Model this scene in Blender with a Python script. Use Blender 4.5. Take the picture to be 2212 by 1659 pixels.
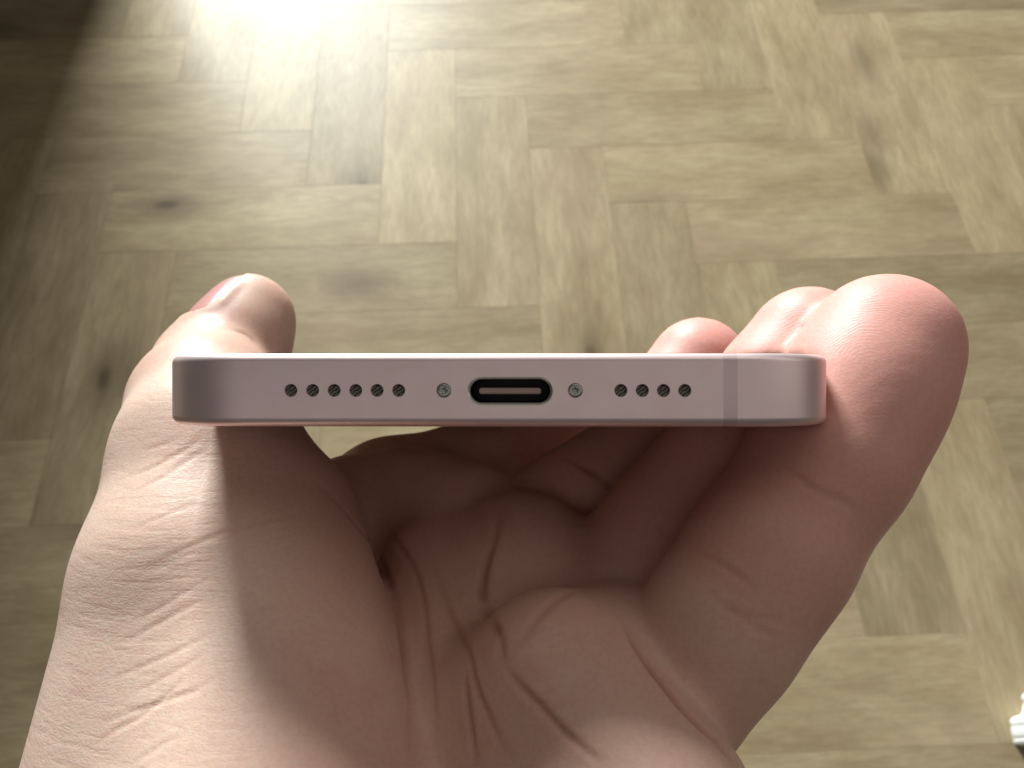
import bpy, bmesh, math, random, time
import numpy as np
from mathutils import Vector, Matrix, noise
from mathutils.geometry import delaunay_2d_cdt

T0 = time.time()
rng = random.Random(7)
R = math.radians
for o in list(bpy.data.objects):
    bpy.data.objects.remove(o)
SC = bpy.context.scene
COL = SC.collection

# ------------------------------------------------------------------ camera
CAM_H = 0.95
FPX = 1664.0                      # focal length in pixels of a 2212 x 1659 frame
cd = bpy.data.cameras.new('camera')
cam = bpy.data.objects.new('camera', cd)
COL.objects.link(cam)
cd.sensor_width = 36.0
cd.lens = 36.0 * FPX / 2212.0
cd.clip_start = 0.002
cd.clip_end = 60
cam.location = (0, 0, CAM_H)
cam.rotation_euler = (R(27), 0, 0)
SC.camera = cam
cd.dof.use_dof = True
cd.dof.focus_distance = 0.086
cd.dof.aperture_fstop = 52.0
MC = Matrix.Translation((0, 0, CAM_H)) @ Matrix.Rotation(R(27), 4, 'X')

# ------------------------------------------------------------------ light
w = bpy.data.worlds.new('World')
SC.world = w
w.use_nodes = True
wb = w.node_tree.nodes['Background']
wb.inputs[0].default_value = (1.0, 0.93, 0.84, 1)
wb.inputs[1].default_value = 0.05

def area(name, loc, target, sx, sy, power, col):
    l = bpy.data.lights.new(name, 'AREA')
    l.shape = 'RECTANGLE'; l.size = sx; l.size_y = sy
    l.energy = power; l.color = col
    o = bpy.data.objects.new(name, l)
    COL.objects.link(o)
    o.location = loc
    d = Vector(target) - Vector(loc)
    o.rotation_euler = d.to_track_quat('-Z', 'Y').to_euler()
    return o
area('window_light', (-1.50, 5.0, 2.02), (-0.90, 0, 0.9), 1.45, 1.70, 760, (0.92, 0.985, 0.97))
area('right_fill_light', (1.75, 0.1, 2.0), (0, 0, 0.9), 1.2, 1.4, 3.4, (1.0, 0.94, 0.86))  # added fill from the right, for the fingers and the phone front
area('rear_fill_light', (0.25, -0.80, 2.4), (0.2, -0.5, 0.9), 3.4, 0.6, 3.2, (1.0, 0.95, 0.9))  # added fill behind the camera, brightens the phone front by reflection
area('ceiling_fill_light', (0.3, 0.75, 2.4), (0.1, 0, 0.9), 3.0, 1.1, 7.0, (1.0, 0.95, 0.88))  # added fill standing in for light bounced off the ceiling

SC.view_settings.view_transform = 'Standard'
SC.view_settings.look = 'None'
SC.view_settings.exposure = 0
SC.view_settings.gamma = 1
try:
    SC.cycles.use_denoising = True
except Exception:
    pass
SC.cycles.max_bounces = 8

# ------------------------------------------------------------------ helpers
def tag(o, label=None, cat=None, group=None, kind=None):
    if label: o['label'] = label
    if cat: o['category'] = cat
    if group: o['group'] = group
    if kind: o['kind'] = kind
    return o

def empty(name, mat=None):
    o = bpy.data.objects.new(name, None)
    o.empty_display_size = 0.01
    COL.objects.link(o)
    if mat is not None: o.matrix_world = mat
    return o

def link(name, me, mat=None, parent=None):
    o = bpy.data.objects.new(name, me)
    COL.objects.link(o)
    if mat is not None:
        me.materials.clear(); me.materials.append(mat)
    if parent is not None: o.parent = parent
    return o

def mesh(name, vs, fs, smooth=False):
    me = bpy.data.meshes.new(name)
    me.from_pydata([tuple(v) for v in vs], [], [tuple(f) for f in fs])
    me.validate(); me.update()
    if smooth:
        me.polygons.foreach_set('use_smooth', [True] * len(me.polygons))
    return me

def bm_mesh(name, bm, smooth=False):
    bmesh.ops.recalc_face_normals(bm, faces=bm.faces[:])
    me = bpy.data.meshes.new(name)
    bm.to_mesh(me); bm.free()
    if smooth:
        me.polygons.foreach_set('use_smooth', [True] * len(me.polygons))
    return me

class NT:
    """small helper to write a material's nodes"""
    def __init__(self, name):
        self.m = bpy.data.materials.new(name)
        self.m.use_nodes = True
        self.t = self.m.node_tree
        self.b = self.t.nodes['Principled BSDF']
    def n(self, typ, **kw):
        nd = self.t.nodes.new(typ)
        for k, v in kw.items():
            if k.startswith('i_'):
                key = k[2:]
                key = int(key) if key.isdigit() else key.replace('_', ' ')
                nd.inputs[key].default_value = v
            else:
                setattr(nd, k, v)
        return nd
    def l(self, a, b):
        self.t.links.new(a, b)
    def math(self, op, a, b=None, clamp=False):
        nd = self.n('ShaderNodeMath', operation=op, use_clamp=clamp)
        for i, x in enumerate((a, b)):
            if x is None: continue
            if isinstance(x, (int, float)): nd.inputs[i].default_value = x
            else: self.l(x, nd.inputs[i])
        return nd.outputs[0]
    def mix(self, f, a, b, mode='MIX'):
        nd = self.n('ShaderNodeMix', data_type='RGBA', blend_type=mode)
        for key, x in ((0, f), (6, a), (7, b)):
            if isinstance(x, (int, float)): nd.inputs[key].default_value = x
            elif isinstance(x, tuple): nd.inputs[key].default_value = (*x[:3], 1)
            else: self.l(x, nd.inputs[key])
        return nd.outputs[2]
    def ramp(self, f, stops):
        nd = self.n('ShaderNodeValToRGB')
        el = nd.color_ramp.elements
        while len(el) < len(stops): el.new(0.5)
        for e, (p, c) in zip(el, stops):
            e.position = p
            e.color = (c, c, c, 1) if isinstance(c, (int, float)) else (*c, 1)
        self.l(f, nd.inputs[0])
        return nd.outputs[0]
    def set(self, **kw):
        for k, v in kw.items():
            key = k.replace('_', ' ')
            s = self.b.inputs[key]
            if isinstance(v, (int, float)): s.default_value = v
            elif isinstance(v, tuple): s.default_value = (*v, 1) if len(v) == 3 and s.type == 'RGBA' else v
            else: self.l(v, s)
        return self
    def bump(self, h, strength, dist, normal=None):
        nd = self.n('ShaderNodeBump')
        nd.inputs['Strength'].default_value = strength
        nd.inputs['Distance'].default_value = dist
        self.l(h, nd.inputs['Height'])
        if normal is not None: self.l(normal, nd.inputs['Normal'])
        return nd.outputs[0]

def simple(name, col, rough=0.5, metal=0.0, spec=0.5):
    return NT(name).set(Base_Color=col, Roughness=rough, Metallic=metal, Specular_IOR_Level=spec).m

# ------------------------------------------------------------------ materials
def wood_material():
    t = NT('oak_plank')
    tc = t.n('ShaderNodeTexCoord'); oi = t.n('ShaderNodeObjectInfo')
    off = t.n('ShaderNodeVectorMath', operation='SCALE'); off.inputs[3].default_value = 1.0
    comb = t.n('ShaderNodeCombineXYZ')
    t.l(t.math('MULTIPLY', oi.outputs['Random'], 37.0), comb.inputs[0])
    t.l(t.math('MULTIPLY', oi.outputs['Random'], 91.0), comb.inputs[1])
    add = t.n('ShaderNodeVectorMath', operation='ADD')
    t.l(tc.outputs['Object'], add.inputs[0]); t.l(comb.outputs[0], add.inputs[1])
    P0 = add.outputs[0]
    def mapped(sx, sy):
        mp = t.n('ShaderNodeMapping'); mp.inputs['Scale'].default_value = (sx, sy, 1)
        t.l(P0, mp.inputs[0]); return mp.outputs[0]
    # knots: cells stretched along the grain, only some of them kept
    vo = t.n('ShaderNodeTexVoronoi', feature='F1'); vo.inputs['Scale'].default_value = 1
    t.l(mapped(4.2, 9.5), vo.inputs['Vector'])
    sep = t.n('ShaderNodeSeparateColor'); t.l(vo.outputs['Color'], sep.inputs[0])
    keep = t.math('GREATER_THAN', sep.outputs[0], 0.60)
    kd = vo.outputs['Distance']
    knot = t.math('MULTIPLY', t.ramp(kd, [(0.0, 1.0), (0.05, 0.85), (0.10, 0.35), (0.26, 0.0)]), keep)
    halo = t.math('MULTIPLY', t.ramp(kd, [(0.0, 1.0), (0.55, 0.0)]), keep)
    # grain, pushed aside by the knots
    wv = t.n('ShaderNodeVectorMath', operation='MULTIPLY_ADD')
    wob = t.n('ShaderNodeTexNoise'); wob.inputs['Scale'].default_value = 1; wob.inputs['Detail'].default_value = 2
    t.l(mapped(5, 14), wob.inputs['Vector'])
    shift = t.math('ADD', t.math('MULTIPLY', t.math('SUBTRACT', wob.outputs[0], 0.5), 0.007), t.math('MULTIPLY', halo, 0.014))
    cb = t.n('ShaderNodeCombineXYZ'); t.l(shift, cb.inputs[1])
    ad2 = t.n('ShaderNodeVectorMath', operation='ADD'); t.l(P0, ad2.inputs[0]); t.l(cb.outputs[0], ad2.inputs[1])
    def noi(sx, sy, detail, rough=0.55):
        mp = t.n('ShaderNodeMapping'); mp.inputs['Scale'].default_value = (sx, sy, 1)
        t.l(ad2.outputs[0], mp.inputs[0])
        nd = t.n('ShaderNodeTexNoise'); nd.inputs['Scale'].default_value = 1
        nd.inputs['Detail'].default_value = detail; nd.inputs['Roughness'].default_value = rough
        t.l(mp.outputs[0], nd.inputs['Vector']); return nd.outputs[0]
    broad = noi(5.0, 15, 7, 0.66); fine = noi(40, 380, 5, 0.72); mid = noi(22, 120, 6, 0.7)
    c = t.mix(t.ramp(broad, [(0.30, 0.0), (0.64, 1.0)]), (0.272, 0.198, 0.106), (0.450, 0.356, 0.215))
    c = t.mix(t.math('MULTIPLY', t.ramp(mid, [(0.40, 1.0), (0.56, 0.0)]), 0.30), c, (0.20, 0.145, 0.08))
    c = t.mix(t.math('MULTIPLY', t.ramp(fine, [(0.36, 1.0), (0.55, 0.0)]), 0.30), c, (0.20, 0.148, 0.085))
    c = t.mix(t.math('MULTIPLY', t.ramp(kd, [(0.0, 1.0), (0.42, 0.0)]), t.math('MULTIPLY', keep, 0.55)), c, (0.15, 0.105, 0.06))
    c = t.mix(t.math('MULTIPLY', knot, 0.8), c, (0.075, 0.052, 0.030))
    c = t.mix(t.math('MULTIPLY', t.ramp(noi(3, 9, 2), [(0.5, 0.0), (0.75, 1.0)]), 0.35), c, (0.40, 0.28, 0.19))
    tone = t.math('ADD', 0.84, t.math('MULTIPLY', t.math('FRACT', t.math('MULTIPLY', oi.outputs['Random'], 7.31)), 0.30))
    tn = t.n('ShaderNodeVectorMath', operation='SCALE'); t.l(c, tn.inputs[0]); tone = t.math('MULTIPLY', tone, 0.95); t.l(tone, tn.inputs[3])
    t.set(Base_Color=tn.outputs[0], Specular_IOR_Level=0.20)
    t.l(t.ramp(fine, [(0.3, 0.52), (0.7, 0.42)]), t.b.inputs['Roughness'])
    t.l(t.bump(fine, 0.18, 0.0004), t.b.inputs['Normal'])
    return t.m

M_WOOD = wood_material()
M_SUB = simple('floor_base', (0.20, 0.155, 0.095), 0.7)
M_WHITE = simple('white_paint', (0.86, 0.88, 0.88), 0.35)
M_DARKWOOD = simple('dark_stained_wood', (0.045, 0.028, 0.018), 0.45)

def alu_material():
    t = NT('pink_anodised_metal')
    tc = t.n('ShaderNodeTexCoord')
    nz = t.n('ShaderNodeTexNoise'); nz.inputs['Scale'].default_value = 9000; nz.inputs['Detail'].default_value = 3
    t.l(tc.outputs['Object'], nz.inputs['Vector'])
    big = t.n('ShaderNodeTexNoise'); big.inputs['Scale'].default_value = 260; big.inputs['Detail'].default_value = 4
    t.l(tc.outputs['Object'], big.inputs['Vector'])
    c = t.mix(t.ramp(big.outputs[0], [(0.35, 0.0), (0.65, 1.0)]), (0.93, 0.725, 0.735), (0.95, 0.765, 0.765))
    t.set(Base_Color=c, Metallic=0.72, Roughness=0.40)
    t.l(t.bump(nz.outputs[0], 0.10, 0.00003), t.b.inputs['Normal'])
    return t.m
M_ALU = alu_material()
M_BAND = NT('pink_antenna_plastic').set(Base_Color=(0.80, 0.63, 0.64), Metallic=0.7, Roughness=0.42).m
M_BACK = NT('pink_matte_glass').set(Base_Color=(0.72, 0.52, 0.53), Roughness=0.4).m
M_SCREEN = NT('black_screen_glass').set(Base_Color=(0.006, 0.006, 0.008), Roughness=0.12).m
M_LIP = simple('port_lip', (0.78, 0.77, 0.72), 0.34, 0.9)
M_PORT = simple('port_dark', (0.012, 0.008, 0.008), 0.5)
M_TONGUE = simple('port_tongue', (0.46, 0.31, 0.28), 0.5)
M_SCREW = simple('screw_steel', (0.40, 0.40, 0.37), 0.32, 1.0)

def grille_material():
    t = NT('speaker_mesh')
    tc = t.n('ShaderNodeTexCoord')
    mp = t.n('ShaderNodeMapping'); mp.inputs['Rotation'].default_value = (0, 0, 0.9)
    t.l(tc.outputs['Object'], mp.inputs[0])
    wv = t.n('ShaderNodeTexWave', wave_type='BANDS'); wv.inputs['Scale'].default_value = 900
    wv.inputs['Distortion'].default_value = 5; wv.inputs['Detail'].default_value = 2; wv.inputs['Detail Scale'].default_value = 2
    t.l(mp.outputs[0], wv.inputs['Vector'])
    t.set(Base_Color=t.mix(wv.outputs['Fac'], (0.012, 0.010, 0.009), (0.24, 0.22, 0.19)), Roughness=0.55, Metallic=0.4)
    t.l(t.bump(wv.outputs['Fac'], 0.6, 0.00006), t.b.inputs['Normal'])
    return t.m
M_GRILLE = grille_material()

# ------------------------------------------------------------------ floor of herringbone planks
PW, PL = 0.120, 0.425
YAW = R(2.3)
def floor_point(u, v):
    d = MC.to_3x3() @ Vector((u - 1106, 830 - v, -FPX))
    s = -CAM_H / d.z
    return Vector((d.x * s, d.y * s, 0))
base = floor_point(1136, 207)          # the top left corner of one plank
fl = mesh('floor', [(-6, -4, -0.006), (6, -4, -0.006), (6, 7, -0.006), (-6, 7, -0.006)], [(0, 1, 2, 3)])
floor = link('floor', fl, M_SUB)
tag(floor, 'light brown oak herringbone floor under the hand', 'floor', kind='structure')

def plank_mesh():
    bm = bmesh.new()
    g = 0.00012
    v = [bm.verts.new((x, y, z)) for z in (-0.005, 0) for x, y in ((g, g), (PL - g, g), (PL - g, PW - g), (g, PW - g))]
    bm.faces.new([v[4], v[5], v[6], v[7]])
    for i in range(4):
        j = (i + 1) % 4
        bm.faces.new([v[i], v[j], v[4 + j], v[4 + i]])
    top = [e for e in bm.edges if e.verts[0].co.z == 0 and e.verts[1].co.z == 0]
    bmesh.ops.bevel(bm, geom=top, offset=0.00015, segments=1, affect='EDGES')
    return bm_mesh('plank', bm)
PM = plank_mesh()
PM.materials.append(M_WOOD)
rot = Matrix.Rotation(YAW, 4, 'Z')
L = PL / PW
for a in range(-14, 15):
    for b in range(-6, 7):
        for kind in (0, 1):
            x, y = a + b * L, -a + b * L - 1        # lower left corner in plank widths
            if kind == 0:
                loc = Matrix.Translation((x * PW, y * PW, 0))
            else:
                loc = Matrix.Translation(((x + L + 1) * PW, y * PW, 0)) @ Matrix.Rotation(math.pi / 2, 4, 'Z')
            m = Matrix.Translation(base) @ rot @ loc
            c = m @ Vector((PL / 2, PW / 2, 0))
            if not (-1.75 < c.x < 1.75 and -0.8 < c.y < 2.1):
                continue
            if rng.random() < 0.5:                  # turn half of them round so that the grain differs
                m = m @ Matrix.Translation((PL, PW, 0)) @ Matrix.Rotation(math.pi, 4, 'Z')
            p = bpy.data.objects.new('plank', PM)
            COL.objects.link(p)
            p.parent = floor
            p.matrix_world = m

# ------------------------------------------------------------------ dark cabinet added out of view to shade the floor, white door frame
def box(bm, x0, x1, y0, y1, z0, z1, bev=0.0):
    r = bmesh.ops.create_cube(bm, size=1)
    for v in r['verts']:
        v.co = Vector((x0 + (v.co.x + .5) * (x1 - x0), y0 + (v.co.y + .5) * (y1 - y0), z0 + (v.co.z + .5) * (z1 - z0)))
    if bev:
        bmesh.ops.bevel(bm, geom=list({e for v in r['verts'] for e in v.link_edges}), offset=bev, segments=2, affect='EDGES')

cp = floor_point(212, -40)
occ = empty('occluder', Matrix.Translation((cp.x, cp.y, 0)))
tag(occ, 'dark stained wooden cabinet added out of view beyond the upper left corner to shade the floor', 'occluder')
bm = bmesh.new(); box(bm, -0.85, 0, 0, 0.4, 0.07, 1.9, 0.004); link('body', bm_mesh('occluder_body', bm), M_DARKWOOD, occ)
bm = bmesh.new(); box(bm, -0.83, -0.02, 0.02, 0.38, 0, 0.07); link('plinth', bm_mesh('occluder_plinth', bm), M_DARKWOOD, occ)
for x0, x1 in ((-0.845, -0.43), (-0.42, -0.005)):
    bm = bmesh.new(); box(bm, x0, x1, -0.018, -0.001, 0.09, 1.88, 0.003)
    d = link('door', bm_mesh('occluder_door', bm), M_DARKWOOD, occ)
    hx = x1 - 0.03 if x1 < -0.2 else x0 + 0.03
    bm = bmesh.new(); box(bm, hx - 0.006, hx + 0.006, -0.045, -0.02, 0.9, 1.05, 0.003)
    link('handle', bm_mesh('door_handle', bm), M_SCREW, d)

# moulded white door frame at the right edge: its stepped profile, seen from above
def dfp(zx, zy):   # pixel of the close view of the corner
    return floor_point((3600 + zx * 0.3158) / 1.823, (2500 + zy * 0.3158) / 1.823)
prof = [(1480, 720), (1350, 740), (1338, 790), (1350, 822), (1372, 840), (1352, 905), (1348, 960), (1318, 1005), (1250, 1022), (1206, 1050),
        (1194, 1088), (1204, 1132), (1212, 1140), (1210, 1200), (1222, 1262), (1242, 1300), (1250, 1308), (1230, 1325), (1246, 1362), (1300, 1392), (1380, 1405), (1480, 1410)]
pp = [dfp(*q) for q in prof]
bm = bmesh.new()
HF = 0.30
lo = [bm.verts.new((p.x, p.y, 0.0)) for p in pp]; hi = [bm.verts.new((p.x, p.y, HF)) for p in pp]
n = len(pp)
for i in range(n):
    j = (i + 1) % n
    bm.faces.new([lo[i], lo[j], hi[j], hi[i]])
bm.faces.new(hi)
df = link('door_frame', bm_mesh('door_frame', bm), M_WHITE)
tag(df, 'white painted door frame foot with stepped moulding at the right edge', 'door frame')

# ------------------------------------------------------------------ the phone
PO = Vector((-1.93, -0.64, -82.0))
MM = Matrix.Scale(0.001, 4)
def frame_m(v):        # camera-frame millimetres to a world matrix with its origin there
    return MC @ Matrix.Translation(Vector(v) * 0.001)
PHONE_YAW = R(-1.2)
phone = empty('phone', frame_m(PO) @ Matrix.Rotation(PHONE_YAW, 4, 'Y'))
tag(phone, 'pale pink phone held level in the hand, bottom edge with charging port towards the viewer', 'phone')
HW, HT, LEN, CR = 38.4, 3.92, 160.9, 11.5

def outline(inset):
    """planform of the phone (x, z), rounded corners, z from 0 (near) to -LEN"""
    pts = []
    r = CR
    cx, cz0, cz1 = HW - r, -r, -(LEN - r)
    NA = 28
    def arc(cx_, cz_, a0, a1):
        for i in range(NA + 1):
            a = a0 + (a1 - a0) * i / NA
            ca, sa = math.cos(a), math.sin(a)
            # slightly squarer than a circle
            e = 2 / 2.25
            x = abs(ca) ** e * (1 if ca >= 0 else -1); z = abs(sa) ** e * (1 if sa >= 0 else -1)
            pts.append((cx_ + (r - inset) * x, cz_ + (r - inset) * z))
    arc(cx, cz0, 0, math.pi / 2)
    arc(-cx, cz0, math.pi / 2, math.pi)
    arc(-cx, cz1, math.pi, 1.5 * math.pi)
    arc(cx, cz1, 1.5 * math.pi, 2 * math.pi)
    return pts
# edge profile: (inset, y) from the screen rim over the round edge, down the flat side, to the back rim
prof = []
RT, RB = 0.85, 1.0
for i in range(9):
    a = math.pi / 2 * (1 - i / 8)
    prof.append((RT - RT * math.cos(a), HT - RT + RT * math.sin(a)))
for i in range(9):
    a = -math.pi / 2 * i / 8
    prof.append((RB - RB * math.cos(a), -HT + RB + RB * math.sin(a)))
NA1 = 29
nco = 4 * NA1
BX0, BX1 = 24.3, 25.8           # antenna line
SX = HW - CR                     # straight front edge runs -SX .. SX
rows = []
vs = []
for ins, y in prof:
    ring = outline(ins)
    # split the straight front edge (between index NA1-1 and NA1) at the antenna line
    z = ring[NA1 - 1][1]
    ring = ring[:NA1] + [(BX1, z), (BX0, z)] + ring[NA1:]
    rows.append(len(vs))
    vs += [(x, y, zz) for x, zz in ring]
nr = len(ring)
vs = np.array(vs)
fs_body, fs_band = [], []
for k in range(len(prof) - 1):
    for i in range(nr):
        j = (i + 1) % nr
        f = (rows[k] + i, rows[k] + j, rows[k + 1] + j, rows[k + 1] + i)
        if i == NA1:                     # the antenna line
            fs_band.append(f)
        elif k == 8 and i in (NA1 + 1,):  # flat front, rebuilt below with its holes
            continue
        else:
            fs_body.append(f)
# flat front with real holes
y1, y0 = prof[8][1], prof[9][1]
X0, X1 = -SX, BX0
def px(u, v):
    return ((u - 1106) / FPX * 82 - PO.x, (830 - v) / FPX * 82 - PO.y)
HY = px(0, 844)[1]
holes = []
spk = [(625.5, 0.86), (673, 0.86), (720, 0.86), (767, 0.86), (813.5, 0.86), (860.5, 0.86), (1340.5, 0.86), (1386.5, 0.86), (1432, 0.86), (1477.5, 0.86)]
def circ(cx, cy, r, n=40):
    return [(cx + r * math.cos(2 * math.pi * i / n), cy + r * math.sin(2 * math.pi * i / n)) for i in range(n)]
def stad(cx, cy, hw, r, n=20):
    p = []
    for i in range(n + 1):
        a = -math.pi / 2 + math.pi * i / n
        p.append((cx + hw - r + r * math.cos(a), cy + r * math.sin(a)))
    for i in range(n + 1):
        a = math.pi / 2 + math.pi * i / n
        p.append((cx - hw + r + r * math.cos(a), cy + r * math.sin(a)))
    return p
SPK_R, SCR_R = 0.70, 0.80
hole_list = []
for u, _ in spk: hole_list.append(('spk', px(u, 844)[0], circ(px(u, 844)[0], HY, SPK_R)))
for u in (958.5, 1242.5): hole_list.append(('scr', px(u, 844)[0], circ(px(u, 844)[0], HY, SCR_R)))
UC = px(1102, 845)
hole_list.append(('usb', UC[0], stad(UC[0], UC[1], 4.62, 1.58)))
pts2 = []; edges = []
def addloop(loop):
    s = len(pts2)
    pts2.extend([Vector(p) for p in loop])
    edges.extend([(s + i, s + (i + 1) % len(loop)) for i in range(len(loop))])
addloop([(X0, y0), (X1, y0), (X1, y1), (X0, y1)])
for _, _, lp in hole_list: addloop(lp)
cv, ce, cf, ov, oe, of_ = delaunay_2d_cdt(pts2, edges, [], 1, 1e-5)
def inside(p, lp):
    c = False
    for i in range(len(lp)):
        a, b = lp[i], lp[i - 1]
        if (a[1] > p[1]) != (b[1] > p[1]) and p[0] < (b[0] - a[0]) * (p[1] - a[1]) / (b[1] - a[1]) + a[0]:
            c = not c
    return c
z_front = ring[NA1][1]
z_front = 0.0
fv = [(p.x, p.y, z_front) for p in cv]
ff = []
for f in cf:
    c = sum((cv[i] for i in f), Vector((0, 0))) / len(f)
    if any(inside(c, lp) for _, _, lp in hole_list): continue
    ff.append(tuple(f))
def to_m(a):
    return [tuple(np.array(v) * 0.001) for v in a]
body = bmesh.new()
def add_to(bm, verts, faces):
    bv = [bm.verts.new(v) for v in to_m(verts)]
    out = []
    for f in faces:
        try: out.append(bm.faces.new([bv[i] for i in f]))
        except ValueError: pass
    return out
f1 = add_to(body, vs, fs_body)
f2 = add_to(body, fv, ff)
flat_z = f2
# hole walls
for kind, cx, lp in hole_list:
    if kind == 'usb': continue
    dep = 0.55 if kind == 'spk' else 0.30
    m = len(lp)
    ch = 0.05
    cxx = sum(p[0] for p in lp) / m; cyy = sum(p[1] for p in lp) / m
    vv = [(p[0], p[1], 0) for p in lp] + [(cxx + (p[0] - cxx) * 0.955, cyy + (p[1] - cyy) * 0.955, -ch) for p in lp] + \
         [(cxx + (p[0] - cxx) * 0.955, cyy + (p[1] - cyy) * 0.955, -dep) for p in lp]
    add_to(body, vv, [(q * m + i, q * m + (i + 1) % m, (q + 1) * m + (i + 1) % m, (q + 1) * m + i) for q in (0, 1) for i in range(m)])
bmesh.ops.remove_doubles(body, verts=body.verts[:], dist=1e-7)
me = bm_mesh('phone_frame', body)
me.polygons.foreach_set('use_smooth', [True] * len(me.polygons))
# keep the flat front and the hole rims crisp
me.set_sharp_from_angle(angle=R(32))
fr = link('frame', me, M_ALU, phone)
wn = fr.modifiers.new('weighted', 'WEIGHTED_NORMAL'); wn.keep_sharp = True; wn.weight = 100
bd = bmesh.new(); add_to(bd, vs, fs_band)
me = bm_mesh('antenna_line', bd, True)
link('antenna_line', me, M_BAND, phone)

def cap(name, inset, y, mat, up, thick=0.25, grow=0.0):
    ring = outline(inset - grow)
    nn = len(ring)
    bm = bmesh.new()
    a = [bm.verts.new((x * .001, y * .001, z * .001)) for x, z in outline(inset)]
    b = [bm.verts.new((x * .001, (y + up * thick) * .001, z * .001)) for x, z in outline(inset + 0.25)]
    for i in range(nn):
        j = (i + 1) % nn
        bm.faces.new([a[i], a[j], b[j], b[i]])
    bm.faces.new(b)
    return link(name, bm_mesh(name, bm), mat, phone)
cap('screen', RT + 0.02, HT - 0.06, M_SCREEN, 1, 0.10)
bk = cap('back_glass', RB + 0.02, -HT + 0.06, M_BACK, -1, 0.10)
# camera bump at the far end of the back
bm = bmesh.new()
for (sy, r) in ((0, 1),):
    lp = stad(0, 0, 15.5, 7.5, 16)
    a = [bm.verts.new(((-22 + q[1]) * .001, (-HT - 0.03) * .001, (-LEN + 21 + q[0]) * .001)) for q in lp]
    b = [bm.verts.new(((-22 + q[1] * .97) * .001, (-HT - 1.7) * .001, (-LEN + 21 + q[0] * .985) * .001)) for q in lp]
    for i in range(len(lp)):
        j = (i + 1) % len(lp); bm.faces.new([a[i], a[j], b[j], b[i]])
    bm.faces.new(b)
link('camera_bump', bm_mesh('camera_bump', bm), M_BACK, phone)

# speaker mesh discs, screws and charging port
def disc(name, cx, cy, r, z, mat, parent, dome=0.0, nr_=5, n=28):
    v = [(0, 0, dome)]; f = []
    for q in range(1, nr_ + 1):
        rr = r * q / nr_
        for i in range(n):
            a = 2 * math.pi * i / n
            v.append((rr * math.cos(a), rr * math.sin(a), dome * (1 - (q / nr_) ** 2)))
    for i in range(n):
        f.append((0, 1 + i, 1 + (i + 1) % n))
    for q in range(nr_ - 1):
        for i in range(n):
            a0 = 1 + q * n + i; a1 = 1 + q * n + (i + 1) % n
            f.append((a0, a0 + n, a1 + n, a1))
    o = link(name, mesh(name, to_m(v), f, True), mat, parent)
    o.location = (cx * .001, cy * .001, z * .001)
    return o
for kind, cx, lp in hole_list:
    if kind == 'spk':
        disc('speaker_hole', cx, HY, SPK_R * 0.97, -0.28, M_GRILLE, phone)
    elif kind == 'scr':
        # five-lobed recess in a slightly domed head
        n = 60; v = [(0, 0, -0.13)]; f = []
        radii = [0.12, 0.22, 0.27, 0.34, 0.55, 0.70, 0.745]
        for q, rr in enumerate(radii):
            for i in range(n):
                a = 2 * math.pi * i / n
                lob = 1 + 0.28 * math.cos(5 * a + 0.6) if q < 4 else 1.0
                z = [-0.12, -0.10, 0.0, 0.015, 0.01, -0.015, -0.06][q]
                v.append((rr * lob * math.cos(a), rr * lob * math.sin(a), z))
        for i in range(n): f.append((0, 1 + i, 1 + (i + 1) % n))
        for q in range(len(radii) - 1):
            for i in range(n):
                a0 = 1 + q * n + i; a1 = 1 + q * n + (i + 1) % n
                f.append((a0, a0 + n, a1 + n, a1))
        o = link('screw', mesh('screw', to_m(v), f, True), M_SCREW, phone)
        o.location = (cx * .001, HY * .001, -0.05 * .001)
        o.rotation_euler = (R(2), R(-2), rng.random() * 6)
# port: bright lip, dark shell, tongue
def loft(name, loops, mat, parent, smooth=True, close=False):
    m = len(loops[0]); v = [p for lp in loops for p in lp]
    f = [(q * m + i, q * m + (i + 1) % m, (q + 1) * m + (i + 1) % m, (q + 1) * m + i) for q in range(len(loops) - 1) for i in range(m)]
    if close: f.append(tuple((len(loops) - 1) * m + i for i in range(m)))
    bm = bmesh.new(); add_to(bm, v, f)
    me = bm_mesh(name, bm, smooth)
    me.set_sharp_from_angle(angle=R(40))
    return link(name, me, mat, parent)
def sl(hw, r, z): return [(x, y, z) for x, y in stad(UC[0], UC[1], hw, r)]
port = loft('charging_port', [sl(4.62, 1.58, 0.0), sl(4.60, 1.56, 0.02), sl(4.54, 1.50, 0.02), sl(4.34, 1.31, -0.16), sl(4.28, 1.26, -0.24), sl(4.26, 1.24, -0.55)], M_LIP, phone)
loft('port_shell', [sl(4.26, 1.24, -0.55), sl(4.24, 1.22, -6.0)], M_PORT, port, close=True)
bm = bmesh.new()
box(bm, -3.35e-3, 3.30e-3, -0.36e-3, 0.30e-3, -6e-3, -0.75e-3, 0.00012)
tg = link('port_tongue', bm_mesh('port_tongue', bm), M_TONGUE, port)
tg.location = (UC[0] * .001, (UC[1] + 0.02) * .001, 0)
print('phone', round(time.time() - T0, 1))

# ------------------------------------------------------------------ the hand
# modelled as one distance field (camera-frame millimetres), meshed in one piece
def P(u, v, D):
    return np.array([(u - 1106) / FPX * D, (830 - v) / FPX * D, -D])
def smin(a, b, k):
    if k <= 0: return np.minimum(a, b)
    h = np.maximum(k - np.abs(a - b), 0) / k
    return np.minimum(a, b) - h * h * k * 0.25
def smax(a, b, k): return -smin(-a, -b, k)

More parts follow.
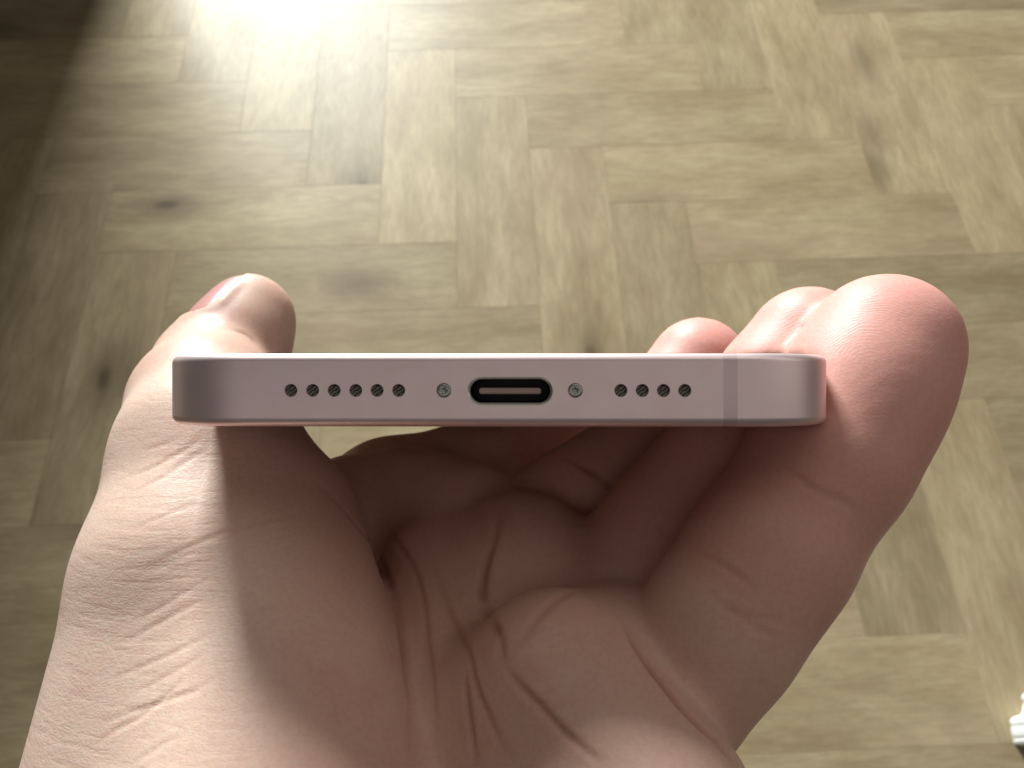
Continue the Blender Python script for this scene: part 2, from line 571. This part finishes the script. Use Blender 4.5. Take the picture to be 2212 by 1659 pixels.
def seg(p, a, b, ra, rb):
    ba = b - a
    h = np.clip(((p - a) @ ba) / (ba @ ba), 0, 1)
    return np.linalg.norm(p - a - h[..., None] * ba, axis=-1) - (ra + (rb - ra) * h)
def ell(p, c, axes, r):
    """ellipsoid with unit axes (rows) and radii"""
    q = (p - c) @ np.array(axes).T
    r = np.array(r)
    k0 = np.linalg.norm(q / r, axis=-1); k1 = np.linalg.norm(q / (r * r), axis=-1) + 1e-9
    return k0 * (k0 - 1) / k1
def chain(p, pts, k=2.5):
    d = None
    for (a, ra), (b, rb) in zip(pts[:-1], pts[1:]):
        s = seg(p, a, b, ra, rb)
        d = s if d is None else smin(d, s, k)
    return d
def basis(x, up):
    x = np.array(x, float); x /= np.linalg.norm(x)
    y = np.array(up, float); y -= x * (y @ x); y /= np.linalg.norm(y)
    return np.array([x, y, np.cross(x, y)])

# joints (pixel of the photograph frame, depth) and radii in mm
PINKY = [(P(1465, 1500, 95), 8.9), (P(1558, 1345, 95), 8.9), (P(1662, 1190, 95.5), 9.1), (P(1790, 990, 97), 9.1), (P(1862, 850, 99), 9.3), (P(1908, 752, 101), 9.7)]
RINGF = [(P(1240, 1400, 114), 9.5), (P(1352, 1262, 113), 9.5), (P(1460, 1135, 112), 9.2), (P(1562, 1010, 111), 8.7), (P(1670, 860, 112), 8.4), (P(1745, 748, 113), 8.75)]
MIDF = [(P(1060, 1230, 131), 9.5), (P(1170, 1150, 130), 9.4), (P(1262, 1085, 129), 9.1), (P(1365, 1015, 130), 8.6), (P(1450, 890, 132), 8.3), (P(1508, 792, 134), 8.55)]
INDEXF = [(P(850, 1085, 145), 11.0), (P(1000, 1035, 150), 9.8), (P(1160, 985, 158), 9.1), (P(1290, 935, 169), 8.4), (P(1380, 880, 178), 8.0)]
FINGERS = [INDEXF, MIDF, RINGF, PINKY]
CMC = np.array([-41.5, -62, -88])
TM, TI, TT = P(454, 985, 114), P(466, 806, 133), P(537, 690, 140)
THUMB = [(CMC, 17.0), (P(424, 1250, 104), 14.5), (TM, 12.8), (P(445, 880, 123), 11.0), (TI, 9.7), (P(512, 738, 137), 8.7), (TT, 8.1)]
WR = [np.array(v, float) for v in ((-32, -80, -100), (-23, -83, -94), (-12, -85, -88), (-3, -83, -80))]
MCP = [(P(850, 1095, 146), 12.7), (P(985, 1175, 132), 12.9), (P(1145, 1275, 117), 12.6), (P(1335, 1465, 100), 11.9)]

PHM = (Matrix.Translation(PO) @ Matrix.Rotation(PHONE_YAW, 4, 'Y')).inverted()
PHR = np.array(PHM.to_3x3()); PHT = np.array(PHM.translation)
def phone_sdf(p):
    q = p @ PHR.T + PHT
    q = q - np.array([0, 0, -LEN / 2])
    # planform rounded rectangle, extruded
    ax = np.abs(q[..., 0]) - (HW - CR); az = np.abs(q[..., 2]) - (LEN / 2 - CR)
    d2 = np.sqrt(np.maximum(ax, 0) ** 2 + np.maximum(az, 0) ** 2) + np.minimum(np.maximum(ax, az), 0) - CR
    dy = np.abs(q[..., 1]) - HT
    r = 1.1
    e0 = d2 + r; e1 = dy + r
    return np.sqrt(np.maximum(e0, 0) ** 2 + np.maximum(e1, 0) ** 2) + np.minimum(np.maximum(e0, e1), 0) - r

def hand_sdf(p):
    palm = None
    for (m, r), wv in zip(MCP, WR):
        s = seg(p, wv, m, 12.5, r)
        palm = s if palm is None else smin(palm, s, 7)
    palm = smin(palm, seg(p, np.array([-21., -84, -88]), np.array([-24., -122, -76]), 22, 24), 10)
    # hypothenar and finger pads
    palm = smin(palm, seg(p, P(960, 1240, 119), P(1000, 1680, 95), 9.7, 10.7), 4)
    palm = smin(palm, seg(p, P(1080, 1540, 95), P(1280, 1870, 83), 9, 12.5), 3)
    palm = smin(palm, seg(p, P(1200, 1800, 93), np.array([6., -80, -88]), 11.5, 14), 4)
    palm = smin(palm, seg(p, P(1200, 1470, 93), P(1400, 1762, 82.5), 10.7, 11.4), 3.5)
    palm = smin(palm, seg(p, P(1115, 1235, 117), P(1185, 1310, 115), 11.8, 11.2), 4)
    palm = smin(palm, seg(p, P(880, 1090, 134), P(1010, 1120, 126), 10, 9.2), 3.0)
    palm = smin(palm, seg(p, P(752, 1098, 134), P(850, 1095, 146), 9.0, 11), 4.0)
    th = chain(p, THUMB, 3)
    th = smin(th, seg(p, np.array([-25., -60, -83]), P(585, 1140, 111), 22, 12.5), 5)
    web = seg(p, P(745, 1240, 126), P(570, 1110, 118), 9, 9)
    hand = smin(palm, web, 5)
    hand = smin(hand, th, 2.2)
    out = None
    for F, k in zip(FINGERS, (4, 2, 1.4, 1.2)):
        f = chain(p, F, 5.0)
        h = smin(hand, f, k)
        out = h if out is None else smin(out, h, 0.5)
    # flesh gives way where it presses on the phone
    return smax(out, -(phone_sdf(p) - 0.04), 0.8)

LO = np.array([-78., -150, -192]); HI = np.array([58., 20, -44]); H = 0.8
dims = np.ceil((HI - LO) / H).astype(int) + 1

def field():
    # coarse pass to find where the surface is, fine pass only there
    B = 8
    nb = np.ceil(dims / B).astype(int)
    ii = np.stack(np.meshgrid(*[np.arange(k) for k in nb], indexing='ij'), -1).reshape(-1, 3)
    cen = LO + (ii * B + B / 2) * H
    d = hand_sdf(cen)
    near = np.abs(d) < B * H * 1.15
    full = np.full(tuple(nb * B), 9.0, dtype=np.float32)
    for idx, dv in zip(ii[~near], d[~near]):
        x, y, z = idx * B
        full[x:x + B, y:y + B, z:z + B] = dv
    loc = np.stack(np.meshgrid(*[np.arange(B)] * 3, indexing='ij'), -1)
    nn = ii[near]
    for s in range(0, len(nn), 400):
        part = nn[s:s + 400]
        pts = LO + ((part * B)[:, None, None, None, :] + loc) * H
        dv = hand_sdf(pts.reshape(-1, 3)).reshape(pts.shape[:-1])
        for q, idx in enumerate(part):
            x, y, z = idx * B
            full[x:x + B, y:y + B, z:z + B] = dv[q]
    return full
G = field()
print('field', G.shape, round(time.time() - T0, 1))

def surface_nets(g):
    s = g < 0
    nx, ny, nz = g.shape
    cnt = np.zeros((nx - 1, ny - 1, nz - 1), np.int8)
    for a in (0, 1):
        for b in (0, 1):
            for c in (0, 1):
                cnt += s[a:nx - 1 + a, b:ny - 1 + b, c:nz - 1 + c]
    act = (cnt > 0) & (cnt < 8)
    cell = np.argwhere(act)
    idx = np.full(act.shape, -1, np.int64); idx[tuple(cell.T)] = np.arange(len(cell))
    acc = np.zeros((len(cell), 3)); num = np.zeros(len(cell))
    corners = [(a, b, c) for a in (0, 1) for b in (0, 1) for c in (0, 1)]
    val = {c: g[cell[:, 0] + c[0], cell[:, 1] + c[1], cell[:, 2] + c[2]].astype(float) for c in corners}
    for c in corners:
        for ax in range(3):
            if c[ax]: continue
            e = list(c); e[ax] = 1; e = tuple(e)
            va, vb = val[c], val[e]
            m = (va < 0) != (vb < 0)
            t = np.where(m, va / np.where(m, va - vb, 1), 0)
            pt = np.tile(np.array(c, float), (len(cell), 1)); pt[:, ax] += t
            acc[m] += pt[m]; num[m] += 1
    V = cell + acc / num[:, None]
    quads = []
    for ax in range(3):
        u, w_ = [(1, 2), (2, 0), (0, 1)][ax]
        sl0 = [slice(None)] * 3; sl1 = [slice(None)] * 3
        sl0[ax] = slice(0, -1); sl1[ax] = slice(1, None)
        ch = s[tuple(sl0)] != s[tuple(sl1)]
        e = np.argwhere(ch)
        e = e[(e[:, u] > 0) & (e[:, w_] > 0) & (e[:, u] < g.shape[u] - 1) & (e[:, w_] < g.shape[w_] - 1)]
        ins = s[tuple(e.T)]
        def off(du, dw):
            q = e.copy(); q[:, u] -= du; q[:, w_] -= dw
            return idx[tuple(q.T)]
        a, b, c, d = off(1, 1), off(0, 1), off(0, 0), off(1, 0)
        qd = np.stack([a, b, c, d], 1)
        qd[~ins] = qd[~ins][:, ::-1]
        quads.append(qd)
    return V, np.concatenate(quads)
V, Q = surface_nets(G)
V = LO + V * H
print('nets', len(V), len(Q), round(time.time() - T0, 1))

def np_mesh(name, V, Q):
    me = bpy.data.meshes.new(name)
    me.vertices.add(len(V)); me.vertices.foreach_set('co', np.asarray(V, np.float32).ravel())
    k = Q.shape[1]
    me.loops.add(Q.size); me.loops.foreach_set('vertex_index', Q.astype(np.int32).ravel())
    me.polygons.add(len(Q)); me.polygons.foreach_set('loop_start', np.arange(len(Q), dtype=np.int32) * k)
    me.update(calc_edges=True); me.validate()
    return me

def smooth_verts(V, Q, it, lam=0.5):
    e = np.concatenate([Q[:, [0, 1]], Q[:, [1, 2]], Q[:, [2, 3]], Q[:, [3, 0]]])
    e = np.concatenate([e, e[:, ::-1]])
    deg = np.bincount(e[:, 0], minlength=len(V))[:, None]
    for i in range(it):
        acc = np.stack([np.bincount(e[:, 0], weights=V[e[:, 1], k], minlength=len(V)) for k in range(3)], 1)
        V = V + lam * (acc / np.maximum(deg, 1) - V)
    return V
V = smooth_verts(V, Q, 4)

# one refinement, so that creases have enough vertices
tmp = np_mesh('hand_coarse', V, Q)
ob = bpy.data.objects.new('hand_coarse', tmp); COL.objects.link(ob)
sm = ob.modifiers.new('s', 'SUBSURF'); sm.levels = 1; sm.render_levels = 1
dg = bpy.context.evaluated_depsgraph_get()
ev = ob.evaluated_get(dg)
hm = bpy.data.meshes.new_from_object(ev)
bpy.data.objects.remove(ob)
bpy.data.meshes.remove(tmp)
nv = len(hm.vertices)
VV = np.empty(nv * 3, np.float32); hm.vertices.foreach_get('co', VV); VV = VV.reshape(-1, 3).astype(float)
NN = np.empty(nv * 3, np.float32); hm.vertices.foreach_get('normal', NN); NN = NN.reshape(-1, 3).astype(float)
print('refined', nv, round(time.time() - T0, 1))

# ---- creases: traced from the palm, laid onto the surface and pressed in
def march(u, v):
    d = P(u, v, 1.0); d = d / np.linalg.norm(d)
    t = 55.0
    for i in range(90):
        s = float(hand_sdf((d * t)[None])[0])
        t += s * 0.8
        if abs(s) < 0.02: return d * t
        if t > 230: return None
    return d * t
def Z5(*a): return [(x * .4707, 877.7 + y * .4707) for x, y in a]
def Z6(*a): return [(548.6 + x * .4707, 877.7 + y * .4707) for x, y in a]
def Z7(*a): return [(1042 + x * .4707, 877.7 + y * .4707) for x, y in a]
def Z3(*a): return [(274.3 + x * .2315, 548.5 + y * .2315) for x, y in a]
CREASES = [   # points, depth, half width (mm)
    (Z6((290, 350), (420, 480), (510, 590), (580, 690), (620, 800), (650, 930), (680, 1100), (700, 1250), (720, 1400), (710, 1640)), 0.420, 0.50),
    (Z6((430, 380), (540, 450), (600, 530), (640, 600), (690, 670), (740, 760), (780, 900), (800, 1100), (820, 1250), (830, 1400), (825, 1655)), 0.315, 0.36),
    (Z6((780, 600), (840, 780), (890, 900), (950, 1040), (985, 1130), (1010, 1250), (1040, 1340), (1090, 1450), (1130, 1540), (1210, 1655)), 0.350, 0.36),
    (Z6((975, 1200), (978, 1350), (1000, 1500), (1020, 1655)), 0.350, 0.36),
    (Z6((1150, 430), (1110, 580), (1065, 730), (1050, 850), (1080, 950), (1110, 1020), (1135, 1120), (1145, 1190)), 0.560, 0.50),
    (Z6((1145, 1190), (1200, 1260), (1300, 1360), (1400, 1470), (1500, 1560), (1610, 1650)), 0.420, 0.36),
    (Z7((960, 660), (1080, 720), (1160, 770), (1280, 860)), 0.15, 0.38),
    (Z7((1000, 830), (1130, 930), (1180, 960), (1300, 1040), (1380, 1060)), 0.15, 0.38),
    (Z7((1180, 960), (1290, 970), (1400, 990)), 0.105, 0.34),
    (Z7((1330, 260), (1440, 320), (1530, 390), (1640, 430), (1740, 490)), 0.15, 0.40),
    (Z7((780, 540), (850, 600), (900, 630)), 0.210, 0.34),
    (Z7((370, 230), (500, 300), (580, 360), (640, 400)), 0.450, 0.55),
    (Z7((660, 990), (690, 1080), (760, 1190), (830, 1280), (910, 1380), (1000, 1470), (1080, 1540), (1150, 1640)), 0.770, 0.40),
    (Z6((1180, 1130), (1250, 1040), (1310, 960), (1400, 880), (1470, 850), (1540, 855)), 0.154, 0.50),
    # wrinkles of the thumb ball
    (Z5((500, 1260), (760, 1150), (980, 1040)), 0.075, 0.27),
    (Z5((590, 1330), (800, 1220), (960, 1120)), 0.075, 0.25),
    (Z5((470, 1450), (620, 1400), (740, 1360), (880, 1310), (1010, 1240)), 0.110, 0.29),
    (Z5((500, 1500), (640, 1430), (760, 1330), (880, 1220)), 0.085, 0.25),
    (Z5((560, 1090), (760, 980), (960, 870)), 0.085, 0.25),
    (Z5((600, 1000), (760, 910), (960, 790)), 0.060, 0.23),
    (Z5((640, 760), (840, 660), (1060, 570), (1250, 520), (1370, 490)), 0.085, 0.29),
    (Z5((620, 790), (820, 700), (960, 640)), 0.060, 0.23),
    (Z5((590, 580), (760, 500), (920, 440)), 0.055, 0.23),
    (Z5((540, 340), (660, 300), (760, 250), (880, 180), (940, 110)), 0.085, 0.32),
    (Z5((600, 400), (740, 330), (860, 250), (960, 190)), 0.085, 0.32),
    (Z5((640, 210), (740, 180), (830, 140)), 0.055, 0.27),
    (Z5((600, 1650), (720, 1570), (860, 1490)), 0.070, 0.27),
    (Z5((430, 1560), (560, 1470), (700, 1400)), 0.060, 0.27),
    # thumb joint
    (Z3((930, 680), (1010, 720), (1100, 755), (1170, 810), (1210, 870)), 0.16, 0.45),
]
disp = np.zeros(nv); red = np.zeros(nv)
for pts, dep, wd in CREASES:
    q = [march(u, v) for u, v in pts]
    q = [x for x in q if x is not None]
    if len(q) < 2: continue
    # smooth polyline
    fine = []
    for i in range(len(q) - 1):
        p0 = q[max(i - 1, 0)]; p1 = q[i]; p2 = q[i + 1]; p3 = q[min(i + 2, len(q) - 1)]
        if np.linalg.norm(p2 - p1) > 14: continue
        for t in np.linspace(0, 1, 7)[:-1]:
            fine.append(0.5 * (2 * p1 + (p2 - p0) * t + (2 * p0 - 5 * p1 + 4 * p2 - p3) * t * t + (3 * p1 - p0 - 3 * p2 + p3) * t ** 3))
    fine.append(q[-1])
    fine = np.array(fine)
    lo = fine.min(0) - 4; hi = fine.max(0) + 4
    ix = np.where(((VV > lo) & (VV < hi)).all(1))[0]
    if not len(ix): continue
    dm = np.full(len(ix), 99.0); tt = np.zeros(len(ix))
    X = VV[ix]
    nf = len(fine)
    for i in range(nf - 1):
        a, b = fine[i], fine[i + 1]
        ba = b - a; L2 = ba @ ba
        if L2 < 1e-9: continue
        h = np.clip((X - a) @ ba / L2, 0, 1)
        dd = np.linalg.norm(X - a - h[:, None] * ba, axis=1)
        m = dd < dm
        dm[m] = dd[m]; tt[m] = (i + h[m]) / (nf - 1)
    fade = np.clip(np.minimum(tt, 1 - tt) / 0.3, 0, 1)
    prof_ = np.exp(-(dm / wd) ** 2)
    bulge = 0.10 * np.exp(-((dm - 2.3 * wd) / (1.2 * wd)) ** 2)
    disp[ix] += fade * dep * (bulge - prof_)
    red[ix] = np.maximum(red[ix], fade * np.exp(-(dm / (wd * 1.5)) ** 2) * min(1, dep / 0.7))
VV2 = VV + NN * disp[:, None]
# broad unevenness of flesh
nzv = np.array([noise.noise(Vector(v * 0.09)) for v in VV]) if nv < 400000 else np.zeros(nv)
VV2 += NN * (nzv * 0.28)[:, None]
pd = phone_sdf(VV2)
push = np.where(pd < 0.03, 0.03 - pd, 0)
VV2 -= NN * push[:, None]

# ---- bed and folds of the thumb nail
nax = TT - TI; nax = nax / np.linalg.norm(nax)
nxv = np.array([1., 0, 0]); nxv = nxv - nax * (nxv @ nax); nxv /= np.linalg.norm(nxv)
nyv = np.cross(nxv, nax); nyv = nyv * (1 if nyv[1] > 0 else -1)
n0 = -math.cos(R(45)) * nxv + math.sin(R(45)) * nyv
sd = np.cross(nax, n0)
rel = VV2 - TT
tl = rel @ nax; aw = np.arctan2(rel @ sd, rel @ n0)
near = (np.linalg.norm(rel, axis=1) < 16)
qs = np.abs(aw) / 0.66; qt = np.where(tl > -0.8, (tl + 0.8) / 6.8, (-0.8 - tl) / 6.2)
qe = (np.clip(qs, 0, 9) ** 4 + np.clip(qt, 0, 9) ** 4) ** 0.25
dn = -1.0 * np.clip((1.05 - qe) / 0.16, 0, 1) + 0.42 * np.clip((tl + 7.5) / 3, 0, 1) * np.exp(-((qe - 1.22) / 0.16) ** 2) * np.clip((3.0 - tl) / 4.0, 0, 1)
VV2[near] += NN[near] * dn[near][:, None]

# ---- colour and ridge attributes
tips = [F[-1][0] for F in FINGERS[1:]]
tipd = np.min([np.linalg.norm(VV - t, axis=1) for t in tips], axis=0)
tip = np.clip(1 - (tipd - 8) / 20, 0, 1)
fing = np.clip(np.max([1 - (chain(VV, F[2:], 2) - 0.0) / 5 for F in FINGERS], axis=0), 0, 1)
# finger print ridges on the two nearest finger pads
ridge = np.zeros(nv); rmask = np.zeros(nv)
for (u, v), (ub, vb), rad in (((1880, 800), (1830, 640), 9.0), ((1740, 800), (1700, 680), 6.0)):
    c = march(u, v); b = march(ub, vb)
    if c is None or b is None: continue
    dd = np.linalg.norm(VV - c, axis=1)
    m = np.exp(-(np.linalg.norm(VV - b, axis=1) / rad) ** 2)
    F = m > rmask
    ridge[F] = dd[F]; rmask = np.maximum(rmask, m * (1.0 if rad > 8 else 0.45))
thd = chain(VV, THUMB[:3], 3)
thm = np.clip(1 - np.maximum(seg(VV, np.array([-34., -60, -84]), P(430, 1000, 112), 20, 13), 0) / 6, 0, 1)

hm.vertices.foreach_set('co', ((VV2 - np.array(PO)) * 0.001).astype(np.float32).ravel())
for nm, arr in (('tip', tip), ('crease', red), ('ridge', ridge), ('ridge_mask', rmask), ('thenar', thm), ('finger', fing)):
    at = hm.attributes.new(nm, 'FLOAT', 'POINT')
    at.data.foreach_set('value', arr.astype(np.float32))
hm.polygons.foreach_set('use_smooth', np.ones(len(hm.polygons), bool))
hm.update()

def skin_material():
    t = NT('skin')
    def at(n):
        a = t.n('ShaderNodeAttribute', attribute_name=n); return a.outputs['Fac']
    tc = t.n('ShaderNodeTexCoord')
    def noi(scale, detail=3, rough=0.55, vec=None, sc=None, rotz=0):
        nd = t.n('ShaderNodeTexNoise'); nd.inputs['Scale'].default_value = scale
        nd.inputs['Detail'].default_value = detail; nd.inputs['Roughness'].default_value = rough
        if sc:
            mp = t.n('ShaderNodeMapping'); mp.inputs['Scale'].default_value = sc; mp.inputs['Rotation'].default_value = (0, 0, rotz)
            mp.vector_type = 'TEXTURE' if False else 'POINT'
            t.l(tc.outputs['Object'], mp.inputs[0]); t.l(mp.outputs[0], nd.inputs['Vector'])
        else:
            t.l(tc.outputs['Object'], nd.inputs['Vector'])
        return nd.outputs[0]
    mot = t.ramp(noi(70, 4), [(0.36, 0.0), (0.66, 1.0)])
    c = t.mix(mot, (0.59, 0.365, 0.285), (0.64, 0.415, 0.33))
    c = t.mix(t.math('MULTIPLY', t.ramp(noi(130, 3), [(0.5, 0.0), (0.7, 1.0)]), 0.50), c, (0.58, 0.295, 0.235))
    c = t.mix(t.math('MULTIPLY', at('thenar'), 0.55), c, (0.74, 0.575, 0.475))  # pale thumb ball, whitened further so its sheen sits in the colour
    c = t.mix(t.math('MULTIPLY', at('finger'), 0.8), c, (0.64, 0.315, 0.26))
    c = t.mix(t.math('MULTIPLY', at('tip'), 0.9), c, (0.72, 0.345, 0.30))
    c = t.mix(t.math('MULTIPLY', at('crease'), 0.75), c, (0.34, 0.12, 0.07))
    c = t.mix(t.math('MULTIPLY', t.ramp(noi(1500, 2), [(0.40, 1.0), (0.55, 0.0)]), 0.12), c, (0.42, 0.19, 0.13))
    t.set(Base_Color=c, Roughness=0.50, Specular_IOR_Level=0.35, Subsurface_Weight=0.35, Subsurface_Scale=0.0022)
    t.b.inputs['Subsurface Radius'].default_value = (1.0, 0.32, 0.16)
    # relief: skin cells, fine parallel lines, finger print
    vo = t.n('ShaderNodeTexVoronoi', feature='DISTANCE_TO_EDGE'); vo.inputs['Scale'].default_value = 1900
    vo.inputs['Randomness'].default_value = 0.9
    mp = t.n('ShaderNodeMapping'); mp.inputs['Scale'].default_value = (0.75, 1.3, 0.8); mp.inputs['Rotation'].default_value = (0.2, 0.1, -0.45)
    t.l(tc.outputs['Object'], mp.inputs[0])
    wob = t.n('ShaderNodeTexNoise'); wob.inputs['Scale'].default_value = 500; wob.inputs['Detail'].default_value = 2
    t.l(mp.outputs[0], wob.inputs['Vector'])
    av = t.n('ShaderNodeVectorMath', operation='MULTIPLY_ADD')
    t.l(wob.outputs['Color'], av.inputs[0]); av.inputs[1].default_value = (0.0009,) * 3; t.l(mp.outputs[0], av.inputs[2])
    t.l(av.outputs[0], vo.inputs['Vector'])
    cells = t.ramp(vo.outputs['Distance'], [(0.0, 0.0), (0.22, 1.0)])
    lines = noi(1.0, 4, 0.6, sc=(260, 1300, 500), rotz=-0.45)
    fineN = noi(2600, 3)
    h = t.math('ADD', t.math('MULTIPLY', cells, t.math('ADD', 0.20, t.math('MULTIPLY', at('thenar'), 0.26))), t.math('MULTIPLY', lines, 0.9))
    lines2 = noi(1.0, 3, 0.5, sc=(110, 950, 300), rotz=-0.47)
    h = t.math('ADD', h, t.math('MULTIPLY', t.math('MULTIPLY', t.ramp(lines2, [(0.36, 0.0), (0.50, 1.0)]), at('thenar')), 0.9))
    h = t.math('ADD', h, t.math('MULTIPLY', fineN, 0.6))
    n1 = t.bump(h, 0.28, 0.00009)
    rw = t.math('SINE', t.math('MULTIPLY', t.math('ADD', at('ridge'), t.math('MULTIPLY', noi(260, 3), 2.2)), 2 * math.pi / 0.46))
    n2 = t.bump(t.math('MULTIPLY', rw, t.math('MULTIPLY', at('ridge_mask'), t.ramp(noi(420, 3), [(0.35, 0.15), (0.62, 1.0)]))), 0.30, 0.00005, n1)
    t.l(n2, t.b.inputs['Normal'])
    return t.m
M_SKIN = skin_material()
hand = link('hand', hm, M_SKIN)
hand.matrix_world = frame_m(PO)
tag(hand, 'left hand gripping the pink phone from below, its thumb curled over the edge', 'hand')

# ---- thumb nail: a curved plate lying on the thumb tip
M_NAIL = NT('nail').set(Base_Color=(0.60, 0.30, 0.28), Roughness=0.28, Specular_IOR_Level=0.5, Subsurface_Weight=0.2, Subsurface_Scale=0.001).m
ax = nax
nu, nvn = 13, 15
gv = []
for j in range(nvn):
    tpos = -7.0 + 13.2 * j / (nvn - 1)
    for i in range(nu):
        s = -1 + 2 * i / (nu - 1)
        half = 5.6 * (1 - 0.25 * max(0, (j / (nvn - 1) - 0.72) / 0.28) ** 2 - 0.22 * max(0, (0.2 - j / (nvn - 1)) / 0.2) ** 2)
        a = s * half / 8.2
        dr = n0 * math.cos(a) + sd * math.sin(a)
        st = TT + ax * tpos
        pos = st + dr * 14
        for _ in range(40):
            dv = float(hand_sdf(pos[None])[0])
            pos = pos - dr * dv * 0.8
            if abs(dv) < 0.01: break
        edge = max(abs(s), abs(2 * j / (nvn - 1) - 1))
        gv.append(pos + dr * (-0.40 - 0.30 * edge ** 6))
top = np.array(gv)
bot = top - n0 * 0.5
vsn = np.concatenate([top, bot]) - np.array(PO)
fsn = []
N = nu * nvn
for j in range(nvn - 1):
    for i in range(nu - 1):
        a = j * nu + i
        fsn.append((a, a + 1, a + nu + 1, a + nu)); fsn.append((N + a, N + a + nu, N + a + nu + 1, N + a + 1))
rim = [i for i in range(nu)] + [j * nu + nu - 1 for j in range(1, nvn)] + [(nvn - 1) * nu + i for i in range(nu - 2, -1, -1)] + [j * nu for j in range(nvn - 2, 0, -1)]
for a, b in zip(rim, rim[1:] + rim[:1]):
    fsn.append((a, N + a, N + b, b))
bm = bmesh.new(); add_to(bm, vsn, fsn)
link('thumbnail', bm_mesh('thumbnail', bm, True), M_NAIL, hand)
print('done', round(time.time() - T0, 1))
